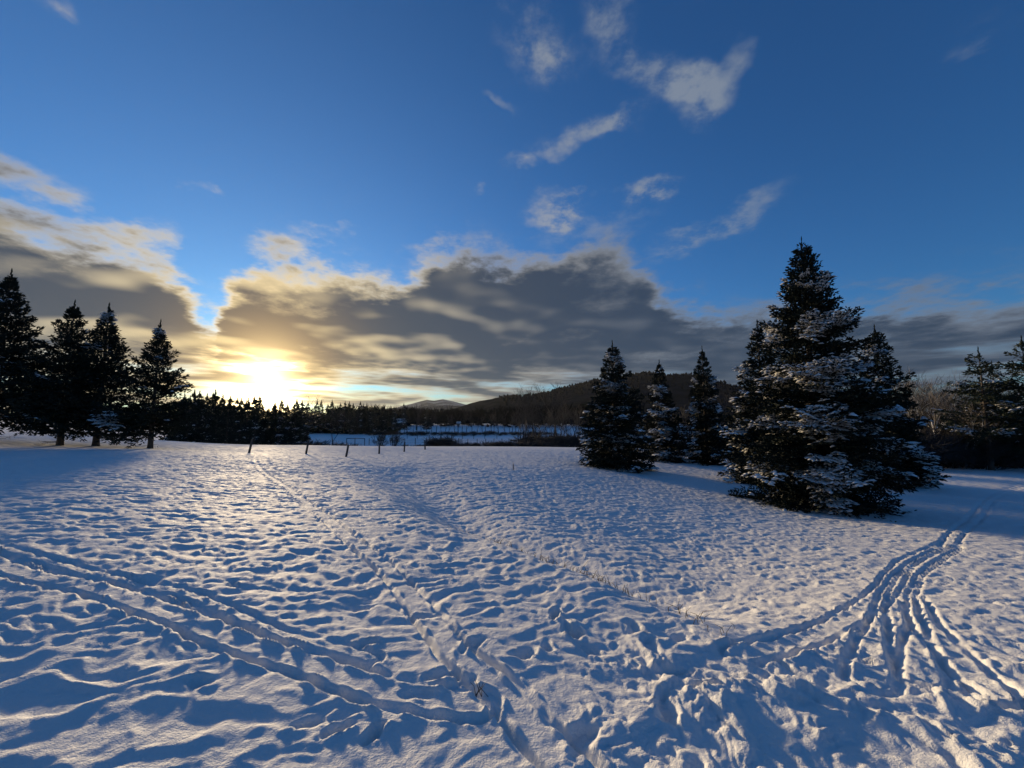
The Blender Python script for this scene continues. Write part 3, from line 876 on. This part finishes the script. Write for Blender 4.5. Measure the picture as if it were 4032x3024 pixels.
# --- shrubs and trees in the valley
place_bare('vase_shrub', shrub[0], at(382, 92), 92, 'left of two tall vase shaped bare shrubs by the fence', 4.8, 'vase shaped shrubs', mat=M_TWIG, category='shrub')
place_bare('vase_shrub', shrub[1], at(395, 93), 93, 'right of two tall vase shaped bare shrubs by the fence', 4.5, 'vase shaped shrubs', mat=M_TWIG, category='shrub', rot=1.4)
for k in range(5):
    px = 435 + 3.4 * k
    place_bare('round_shrub', brush[k % 2], at(px, 86 + k % 2), 86 + k % 2, 'low rounded brown shrub clump in front of the small rail frame', 2.5 + .4 * (k % 3), 'rounded brown shrub clump', mat=M_TWIG, rot=k, category='shrub', wide=1.7)
for k in range(34):
    px = 405 + 160 * (k + rnd.random()) / 34
    Y = 80 + rnd.uniform(-3, 6)
    place_bare('stream_brush', brush[k % 2], at(px, Y), Y, 'knee high brush along the hidden stream before the valley field', rnd.uniform(.7, 1.2) * (1.5 if 455 < px < 545 else 1), 'brush along the hidden stream', mat=M_TWIG, rot=k * 1.7, category='bush', wide=2.0)
for px, Y, h, k in ((524, 108, 16.0, 0), (537, 106, 17.2, 1), (553, 110, 18.6, 2)):
    place_bare('bare_tree', bareA[k], at(px, Y), Y, 'tall bare tree rising over the hill line, %s of three' % ('leftmost', 'middle', 'rightmost')[k], h, 'tall bare trees over the hill line', mat=M_TWIG, rot=k * 2)
for k in range(30):
    px = 517 + 68 * (k + rnd.random()) / 30
    Y = rnd.uniform(98, 130)
    place_bare('bare_tree', bareB[k % 4], at(px, Y), Y, 'lower bare tree in the thicket right of the valley field', rnd.uniform(8, 12.5), 'bare trees in the valley thicket', mat=M_TWIG, rot=k)
for k in range(22):
    px = 522 + 66 * (k + rnd.random()) / 22
    Y = rnd.uniform(88, 104)
    place_bare('thicket_brush', brush[k % 2], at(px, Y), Y, 'dense dark brush under the thicket right of the valley field', rnd.uniform(2.4, 4.4), 'brush under the valley thicket', mat=M_TWIG, rot=k, category='bush', wide=1.5)
for k in range(30):
    px = 398 + 135 * (k + .2 + .6 * rnd.random()) / 30
    Y = rnd.uniform(168, 186)
    place_bare('bare_tree', bareB[k % 4], at(px, Y), Y, 'bare tree at the foot of the far bank, ' + ordinal(k), rnd.uniform(7.5, 11.5), 'bare trees at the foot of the far bank', mat=M_TWIG, rot=k * 1.3)
for k in range(44):
    px = 366 + 190 * (k + rnd.random()) / 44
    Y = rnd.uniform(160, 172)
    place_bare('bank_brush', brush[k % 2], at(px, Y), Y, 'dark brush along the far edge of the valley field', rnd.uniform(1.2, 2.2), 'brush at the far edge of the valley field', mat=M_TWIG, rot=k, category='bush', wide=2.4)
place_tree('pine_tree', wood_spruce[1], at(404, 205), 205, 'broad dark conifer standing out over the far wood beside the mountain', scale=(1.3, 1.3, 1.36), needle=M_PINE)
place_bare('bare_tree', bareA[2], at(417, 200), 200, 'bare tree standing out over the far wood in front of the mountain', 14.5, mat=M_TWIG)
place_tree('pine_tree', wood_spruce[0], at(427, 208), 208, 'small dark conifer just right of the bare tree over the far wood', scale=1.12, needle=M_PINE)

# --- far wood behind the bank: one mass
def wood_mass(name, seed, spots):
    """spots: x, y, z, height, kind (0 conifer, 1 bare)"""
    rng = np.random.default_rng(seed)
    P, D, ln, wd = [], [], [], []
    for x, y, z, h, kind in spots:
        n = 32
        u = rng.random(n) ** 0.8
        a = rng.random(n) * 6.283
        if kind == 0:
            P.append(np.stack([np.full(n, x), np.full(n, y), z + h * (0.06 + .9 * u)], -1))
            D.append(_unit(np.stack([np.cos(a), np.sin(a), -.25 + .9 * u ** 3], -1)))
            ln.append(h * .24 * (1.06 - u)); wd.append(h * .085 * (1.1 - u))
        else:
            P.append(np.stack([x + .10 * h * np.cos(a) * u, y + .10 * h * np.sin(a) * u, z + h * (.15 + .55 * u)], -1))
            D.append(_unit(np.stack([np.cos(a) * .55, np.sin(a) * .55, np.ones(n)], -1)))
            ln.append(h * (.22 + .18 * rng.random(n))); wd.append(np.full(n, h * .022))
            P.append(np.array([[x, y, z - .3]])); D.append(np.array([[0, 0, 1.0]])); ln.append(np.array([h * .85])); wd.append(np.array([h * .04]))
    v, f = kites(np.concatenate(P), np.concatenate(D), np.concatenate(ln), np.concatenate(wd), 2, rng)
    return mesh_np(name, v, f)


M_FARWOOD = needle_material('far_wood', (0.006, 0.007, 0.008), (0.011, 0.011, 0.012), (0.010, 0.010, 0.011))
spots = []
for k in range(900):
    px = rnd.uniform(330, 640); Y = rnd.uniform(228, 330)
    top = np.interp(px, [330, 395, 430, 470, 520, 640], [405, 405, 407, 408, 405, 401]) + rnd.uniform(-1.5, 5) - (2.5 if rnd.random() < .08 else 0)
    x = at(px, Y); z = ground_z(x, Y)
    spots.append((x, Y, z, (419 - top) / 385 * Y + 1.6 - z, 0 if rnd.random() < .42 else 1))
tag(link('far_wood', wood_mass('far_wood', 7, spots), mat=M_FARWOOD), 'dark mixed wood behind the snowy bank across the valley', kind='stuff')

# ------------------------------------------------------------------ hills
def hill(name, prof, r0, r1, seed, mat, rough=0.05, back=1.5):
    """prof: bearing px, silhouette px row; rises from r0 to the crest at r1"""
    rng = np.random.default_rng(seed)
    px = np.linspace(prof[0][0], prof[-1][0], 260)
    row = np.interp(px, [p[0] for p in prof], [p[1] for p in prof])
    t = np.concatenate([np.linspace(0, 1, 22), np.linspace(1, back, 8)[1:]])
    ta = (px - 512) / 385.0
    V = []
    for s in t:
        Y = r0 + (r1 - r0) * s
        top = 1.6 + (419.0 - row) / 385 * r1
        k = math.sin(min(s, 1) * math.pi / 2) ** 1.25 if s <= 1 else max(0, 1 - ((s - 1) / (back - 1)) ** 1.5)
        z = -4.0 + (top + 4.0) * k
        z = z + rough * (top + 4) * (perlin(ta * 30 + seed, np.full(len(px), s * 9.0), seed)) * (s * (1 - .75 * (s == 1)))
        V.append(np.stack([ta * Y, np.full(len(px), Y), z], -1))
    V = np.array(V); nr, nc = V.shape[:2]
    i = np.arange(nr - 1)[:, None] * nc; j = np.arange(nc - 1)[None]
    F = np.stack([i + j, i + j + 1, i + j + 1 + nc, i + j + nc], -1).reshape(-1, 4)
    o = link(name, mesh_np(name, V.reshape(-1, 3), F, True), mat=mat)
    tag(o, kind='structure')
    return o, V


def hill_material(name, c0, c1, scale):
    m, N, b = material(name)
    co = N.n('ShaderNodeTexCoord').outputs['Object']
    f = N.noise(co, scale, 6.0, 0.65)['Fac']
    L(N, N.mix(N.mr(f, .38, .66), c0, c1), b.inputs['Base Color'])
    b.inputs['Roughness'].default_value = 0.95
    b.inputs['Specular IOR Level'].default_value = 0.0
    return m


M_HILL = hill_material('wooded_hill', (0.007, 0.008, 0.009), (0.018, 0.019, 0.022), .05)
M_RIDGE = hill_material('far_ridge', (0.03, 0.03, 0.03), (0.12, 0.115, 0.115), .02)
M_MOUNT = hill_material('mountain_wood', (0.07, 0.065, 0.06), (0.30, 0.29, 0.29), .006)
PROF = [(425, 416), (455, 409), (470, 404), (495, 399), (521, 398), (545, 396), (571, 389), (592, 384), (615, 381), (635, 377.5), (650, 376), (670, 379), (691, 377), (711, 382), (731, 389), (780, 395), (850, 405), (914, 415), (1000, 421), (1100, 426)]
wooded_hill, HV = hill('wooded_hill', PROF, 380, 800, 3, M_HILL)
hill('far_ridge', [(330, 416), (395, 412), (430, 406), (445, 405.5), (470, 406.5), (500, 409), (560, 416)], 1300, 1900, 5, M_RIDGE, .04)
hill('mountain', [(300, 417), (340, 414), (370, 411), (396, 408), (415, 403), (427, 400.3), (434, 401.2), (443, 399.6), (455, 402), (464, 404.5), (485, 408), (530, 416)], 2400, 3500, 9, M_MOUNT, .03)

spots = []
rs = np.random.default_rng(77)
nr, nc = HV.shape[:2]
for k in range(5200):
    s = 21 - int(abs(rs.normal(0, 6))) if k > 2200 else rs.integers(19, 23)
    s = max(1, min(nr - 5, s)); c = rs.integers(30, nc - 40)
    p = HV[s, c] + np.array([rs.uniform(-8, 8), rs.uniform(-8, 8), 0])
    if 668 < 512 + 385 * p[0] / p[1] < 703 and 12 <= s <= 17 and k % 9: continue       # clearing on the slope
    spots.append((p[0], p[1], p[2] - 1.5, rs.uniform(4.5, 8.0), 0 if rs.random() < .45 else 1))


def wood_low(name, seed, spots):
    rng = np.random.default_rng(seed)
    A = Acc()
    for x, y, z, h, kind in spots:
        w = h * (.20 if kind == 0 else .27) * rng.uniform(.8, 1.2); n = 5
        a = np.arange(n) * 6.283 / n + rng.random()
        zz = [.0, .45, 1.0] if kind == 0 else [.1, .62, 1.0]
        rr_ = [1.0, .55, .03] if kind == 0 else [.4, 1.0, .25]
        V = np.concatenate([np.stack([x + np.cos(a) * w * q * rng.uniform(.7, 1.3, n), y + np.sin(a) * w * q * rng.uniform(.7, 1.3, n), z + h * (t + rng.uniform(-.08, .08, n) * (t < 1 or kind))], -1) for t, q in zip(zz, rr_)])
        F = [(r_ * n + k, r_ * n + (k + 1) % n, (r_ + 1) * n + (k + 1) % n, (r_ + 1) * n + k) for r_ in range(2) for k in range(n)]
        A.add(V, F)
    return A.mesh(name)


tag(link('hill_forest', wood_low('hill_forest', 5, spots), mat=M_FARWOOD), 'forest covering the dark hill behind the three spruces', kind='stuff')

# ------------------------------------------------------------------ right hand wood
pine = [conifer('pine_%s' % c, sd, 9.4, 2.6, base=2.2, level=.60, per=6, step=.15, shoot=.24, width=.08, blades=2, snow=.20, power=.55, arc=(0.08, 0.20), tilt=(24, 0), rough=.42, gaps=.14, dead=12) for c, sd in (('a', 111), ('b', 118))]
place_tree('pine_tree', pine[0], at(984, 30), 30, 'layered pine with gaps between its tiers at the wood edge', 'pines at the wood edge', needle=M_PINE, scale=(1.0, 1.0, 1.0))
place_tree('pine_tree', pine[1], at(996, 32.5), 32.5, 'second crown close behind the layered pine', 'pines at the wood edge', needle=M_PINE, scale=(.85, .85, .93), rot=2)
place_tree('pine_tree', pine[1], at(1029, 29), 29, 'pine cut by the frame edge, only its branch ends showing', 'pines at the wood edge', needle=M_PINE, scale=(1.05, 1.05, 1.07), rot=4)
for k in range(30):
    px = 892 + 135 * (k + rnd.random()) / 30
    Y = rnd.uniform(33, 47)
    place_bare('bare_tree', bareS[k % 3] if k % 3 else bareA[k % 2], at(px, Y), Y, 'grey leafless tree in the wood beyond the lower snowfield', rnd.uniform(7.4, 9.4) * (Y + 6) / 44 * (1.0 if px < 960 else .8), 'leafless trees beyond the lower snowfield', mat=M_TWIG, rot=k * 1.1)
M_BIRCH = bark_material('pale_bark', (0.16, 0.13, 0.11), (0.34, 0.30, 0.26))
place_bare('bare_tree', bareS[1], at(958, 31), 31, 'pale barked slim tree among the dark wood right of the largest spruce', 5.6, mat=M_BIRCH)
for k in range(44):
    px = 880 + 165 * (k + rnd.random()) / 44
    Y = rnd.uniform(30.5, 38)
    place_bare('wood_brush', brush[k % 2], at(px, Y), Y, 'dark leafless undergrowth along the wood edge past the big spruces', rnd.uniform(2.0, 4.0), 'undergrowth along the wood edge', mat=M_TWIG, rot=k, category='bush', wide=1.2)
for k in range(52):
    px = 560 + 500 * (k + rnd.random()) / 52
    Y = rnd.uniform(42, 60)
    x = at(px, Y)
    top = rnd.uniform(409, 418) if px > 860 else rnd.uniform(414, 424)
    h = max(2.5, (419 - top) / 385 * Y + 1.6 - ground_z(x, Y))
    s = h / 10
    if px < 600: continue
    place_tree('spruce_tree', wood_spruce[k % 3], x, Y, 'low dark spruce in the wood behind the lower snowfield', 'low spruces behind the lower snowfield', scale=(s * 1.8, s * 1.8, s), rot=k)
for k in range(26):
    px = 586 + 330 * (k + rnd.random()) / 26
    Y = rnd.uniform(44, 60)
    place_bare('bare_tree', bareB[k % 4], at(px, Y), Y, 'thin bare tree in the wood showing between the snowy spruces', rnd.uniform(4.5, 6.6), 'thin bare trees between the snowy spruces', mat=M_TWIG, rot=k * 1.9)
for px, Y, h in ((733, 48, 9.2), (741, 50, 8.2)):
    place_bare('bare_tree', bareA[int(px) % 3], at(px, Y), Y, 'feathery bare treetop showing just left of the largest spruce', h, 'feathery treetops beside the largest spruce', mat=M_TWIG)

# ------------------------------------------------------------------ posts, fences, house
def wood_material(name, c0, c1):
    m, N, b = material(name)
    co = N.n('ShaderNodeTexCoord').outputs['Object']
    f = N.noise(N.n('ShaderNodeMapping', i={'Vector': co, 'Scale': (20, 20, 2)}).outputs[0], 1.2, 4.0, .6)['Fac']
    L(N, N.mix(f, c0, c1), b.inputs['Base Color']); b.inputs['Roughness'].default_value = .85
    return m


M_POST = wood_material('weathered_wood', (0.035, 0.030, 0.026), (0.10, 0.085, 0.072))
_pv, _pf = tube([(0, 0, -.35), (0, 0, .0), (.004, .003, .45), (0, 0, .93), (0, 0, .95)], [.068, .066, .06, .06, .045], 9)
_top = len(_pv); _pv = np.vstack([_pv, [[0, 0, .952]]])
POST_ME = mesh_np('post', _pv, [_pf, np.array([(_top - 9 + k, _top - 9 + (k + 1) % 9, _top) for k in range(9)])], True)
PL = ['first leaning post from the spruces, in front of the wood', 'second leaning post, standing right of the sun with the sunlit patch behind', 'third leaning post, nearest to the camera of the row', 'short fourth post of the leaning row', 'fifth post of the row, below the vase shaped shrubs', 'last post of the row, beside the brown shrub clump']
for k, (x, y, h, lx, ly) in enumerate(((-18.24, 27.03, 1.0, .20, .04), (-15.1, 28.56, 1.08, .17, .05), (-11.45, 26.91, .88, .13, -.05), (-10.89, 31.92, .68, .03, .03), (-9.86, 35.58, .95, .05, 0), (-8.8, 39.38, 1.0, -.03, .02))):
    o = link('wooden_post', POST_ME, mat=M_POST, loc=(x, y, ground_z(x, y)))
    o.scale = (1.15, 1.15, h); o.rotation_euler = (ly, lx, 0)
    tag(o, PL[k], 'post', 'leaning posts across the snow')


def box_mesh(name, x0, x1, y0, y1, z0, z1):
    v = [(x, y, z) for z in (z0, z1) for y in (y0, y1) for x in (x0, x1)]
    return mesh_np(name, v, np.array([(0, 2, 3, 1), (4, 5, 7, 6), (0, 1, 5, 4), (2, 6, 7, 3), (0, 4, 6, 2), (1, 3, 7, 5)]))


FPOST = mesh_np('fence_post', *tube([(0, 0, -.4), (0, 0, 1.0), (0, 0, 1.02)], [.075, .07, .03], 6), True)


def bar(name, a, b, r, parent, mat):
    v, f = tube([a, (np.array(a) + b) / 2, b], [r, r, r], 5)
    return link(name, mesh_np(name, v, f, True), parent, mat)


def fence(name, label, pxs, Y, h, rails, rail_name='wire', rr_=.012, category='fence', group=None):
    pts = []
    for k, px in enumerate(pxs):
        yy = Y + (k % 2) * .2; x = at(px, yy); pts.append((x, yy, ground_z(x, yy)))
    o0 = np.array(pts[0])
    e = link(name, None, loc=o0); tag(e, label, category, group)
    for p in pts:
        q = link('post', FPOST, e, M_POST, loc=np.array(p) - o0); q.scale = (1.3, 1.3, h * rnd.uniform(.94, 1.05))
    for z in rails:
        for a, b in zip(pts[:-1], pts[1:]):
            bar(rail_name, np.array(a) - o0 + [0, 0, z], np.array(b) - o0 + [0, 0, z], rr_, e, M_POST)
    return e


fence('rail_frame', 'three post rail frame at the near corner of the valley field', [348.2, 356.4, 366], 108, 1.95, (1.9,), 'rail', .09, 'rail frame')
fence('pasture_fence', 'row of thin posts running behind the vase shaped shrubs', [370.5, 381.5, 392, 405.8, 416.2, 427.3, 430.2, 437.3], 110, 1.9, (.7, 1.3), 'wire', .012)
fence('rail_frame', 'two post rail frame right of the brown shrub clump', [449, 455.6], 109, 1.75, (1.7,), 'rail', .09, 'rail frame')
fence('pasture_fence', 'row of thin posts crossing the open right part of the valley field', [459, 468.3, 477.5, 486, 494.2, 502, 509], 110, 1.75, (.7, 1.3), 'wire', .012)
fence('pasture_fence', 'far row of small posts near the brush line', [408, 418, 430, 441, 452, 463, 474, 485, 497], 140, 1.4, (1.0,), 'wire', .012)
# feed rack on legs
x, y = at(513.5, 112), 112
e = link('feed_rack', None, loc=(x, y, ground_z(x, y))); tag(e, 'low dark feed rack on legs at the far end of the fence', 'feed rack')
link('tray', box_mesh('tray', -1.0, 1.0, -.4, .4, .95, 1.35), e, M_POST)
link('snow', box_mesh('snow', -.97, .97, -.37, .37, 1.352, 1.45), e, M_CLUMP)
for sx in (-.9, .9):
    for sy in (-.3, .3): link('leg', box_mesh('leg', sx - .06, sx + .06, sy - .06, sy + .06, -.2, .948), e, M_POST)

M_WALL = wood_material('barn_boards', (0.06, 0.05, 0.045), (0.12, 0.10, 0.09))
M_PALE = wood_material('pale_boards', (0.5, 0.5, 0.5), (0.65, 0.65, 0.66))
M_GLASS, _N, _b = material('window_glass'); _b.inputs['Base Color'].default_value = (.02, .025, .03, 1); _b.inputs['Roughness'].default_value = .1


def house(name, label, x, y, w, d, h, rh, wall, category, rotz=0.0, sign=0):
    e = link(name, None, loc=(x, y, ground_z(x, y) + sign)); e.rotation_euler = (0, 0, rotz); tag(e, label, category)
    v = [(-w, -d, -.6), (w, -d, -.6), (w, d, -.6), (-w, d, -.6), (-w, -d, h), (w, -d, h), (w, d, h), (-w, d, h), (-w, 0, h + rh), (w, 0, h + rh)]
    me = mesh_np('wall', v, [np.array([(0, 1, 5, 4), (2, 3, 7, 6)]), np.array([(0, 4, 3, 3), (1, 2, 5, 5)])[:, :3][:0].reshape(0, 3), np.array([(3, 7, 4), (3, 4, 0), (4, 7, 8), (1, 5, 6), (1, 6, 2), (5, 9, 6)])])
    link('wall', me, e, wall)
    o = .35; t = .22
    for sgn in (-1, 1):
        z0 = h - o * rh / d
        a = [(-w - o, sgn * (d + o), z0), (w + o, sgn * (d + o), z0), (w + o, 0, h + rh), (-w - o, 0, h + rh)]
        vv = [(p[0], p[1], p[2] + .03) for p in a] + [(p[0], p[1], p[2] + .03 + t) for p in a]
        r_ = mesh_np('roof', vv, np.array([(0, 3, 2, 1), (4, 5, 6, 7), (0, 1, 5, 4), (2, 3, 7, 6), (1, 2, 6, 5), (3, 0, 4, 7)]))
        link('roof', r_, e, M_CLUMP)
    link('door', box_mesh('door', -.5, .5, -d - .05, -d + .02, 0, min(2.0, h * .85)), e, M_POST)
    for sx in (-.6, .6):
        wn = link('window', box_mesh('window', sx * w - .45, sx * w + .45, -d - .06, -d + .02, h * .4, h * .4 + .9), e, M_PALE)
        link('pane', box_mesh('pane', sx * w - .36, sx * w + .36, -d - .075, -d - .03, h * .4 + .09, h * .4 + .81), wn, M_GLASS)
    return e


house('farmhouse', 'low house with a snow covered roof beyond the far bank', at(400.5, 222), 222, 3.3, 2.6, 2.3, 2.0, M_WALL, 'house', .12, .6)
house('white_shed', 'tiny pale shed among the trees of the far bank', at(459, 224), 224, .85, .9, 2.0, .6, M_PALE, 'shed', -.1, .8)

# ------------------------------------------------------------------ dry stalks
M_STALK = wood_material('dry_stalk', (0.22, 0.15, 0.08), (0.40, 0.29, 0.17))
acc = Acc()
cr = catmull([(1.75, 3.25), (1.59, 3.48), (1.32, 3.9), (1.0, 4.48), (0.5, 5.14), (-0.04, 5.93), (-0.52, 6.75), (-1.3, 7.9)], .05)
rg = np.random.default_rng(9)
dens_ = np.clip(perlin(np.arange(len(cr)) * .11, np.zeros(len(cr)), 3) + .32, .02, 1)
for k in range(230):
    i = rg.choice(len(cr), p=dens_ / dens_.sum())
    x, y = cr[i] + rg.normal(0, .10, 2) + np.array([.03, .02]); z = ground_z(x, y) + .02
    h = rg.uniform(.03, .12); d = np.array([rg.normal(0, .5), rg.normal(0, .5), 1.0])
    acc.add(*tube([np.array([x, y, z - .05]), np.array([x, y, z]) + d * h * .55, np.array([x, y, z]) + d * h + np.array([rg.normal(0, .03), rg.normal(0, .03), -.01])], [.0036, .0028, .0014], 3))
tag(link('dry_grass', acc.mesh('dry_grass'), mat=M_STALK), 'dry grass stalks poking through the snow along the bank edge', kind='stuff')
acc = Acc()
x, y = -.19, 2.42; z = ground_z(x, y) + .02
for k in range(7):
    d = np.array([rg.normal(0, .45), rg.normal(0, .3), 1.0]); h = rg.uniform(.03, .06)
    acc.add(*tube([np.array([x + .03 * rg.normal(), y, z - .03]), np.array([x, y, z]) + d * h * .6, np.array([x, y, z]) + d * h], [.0025, .002, .001], 3))
tag(link('weed_sprig', acc.mesh('weed_sprig'), mat=M_POST), 'small dark weed sprig sticking out of the trampled snow', 'weed')
acc = Acc()
x, y = 0.05, 20.5; z = ground_z(x, y)
for k in range(3):
    acc.add(*tube([(x + .03 * k, y, z - .1), (x + .02 * k, y, z + .3), (x + .05 * k, y, z + .5 - .1 * k)], [.010, .008, .004], 4))
tag(link('weed_stalk', acc.mesh('weed_stalk'), mat=M_POST), 'lone thin stalk standing in the middle of the snowfield', 'weed')

# ------------------------------------------------------------------ haze
M_HAZE = bpy.data.materials.new('haze'); M_HAZE.use_nodes = True
M_HAZE.node_tree.nodes.clear()
_H = NT(M_HAZE.node_tree)
_o = _H.n('ShaderNodeOutputMaterial')
_v = _H.n('ShaderNodeVolumePrincipled', i={'Color': (0.82, 0.89, 0.98, 1), 'Density': 0.000035, 'Anisotropy': 0.4})
M_HAZE.node_tree.links.new(_v.outputs[0], _o.inputs['Volume'])
tag(link('haze', box_mesh('haze', -6200, 6200, -6200, 6200, -7.5, 190), mat=M_HAZE), kind='stuff')
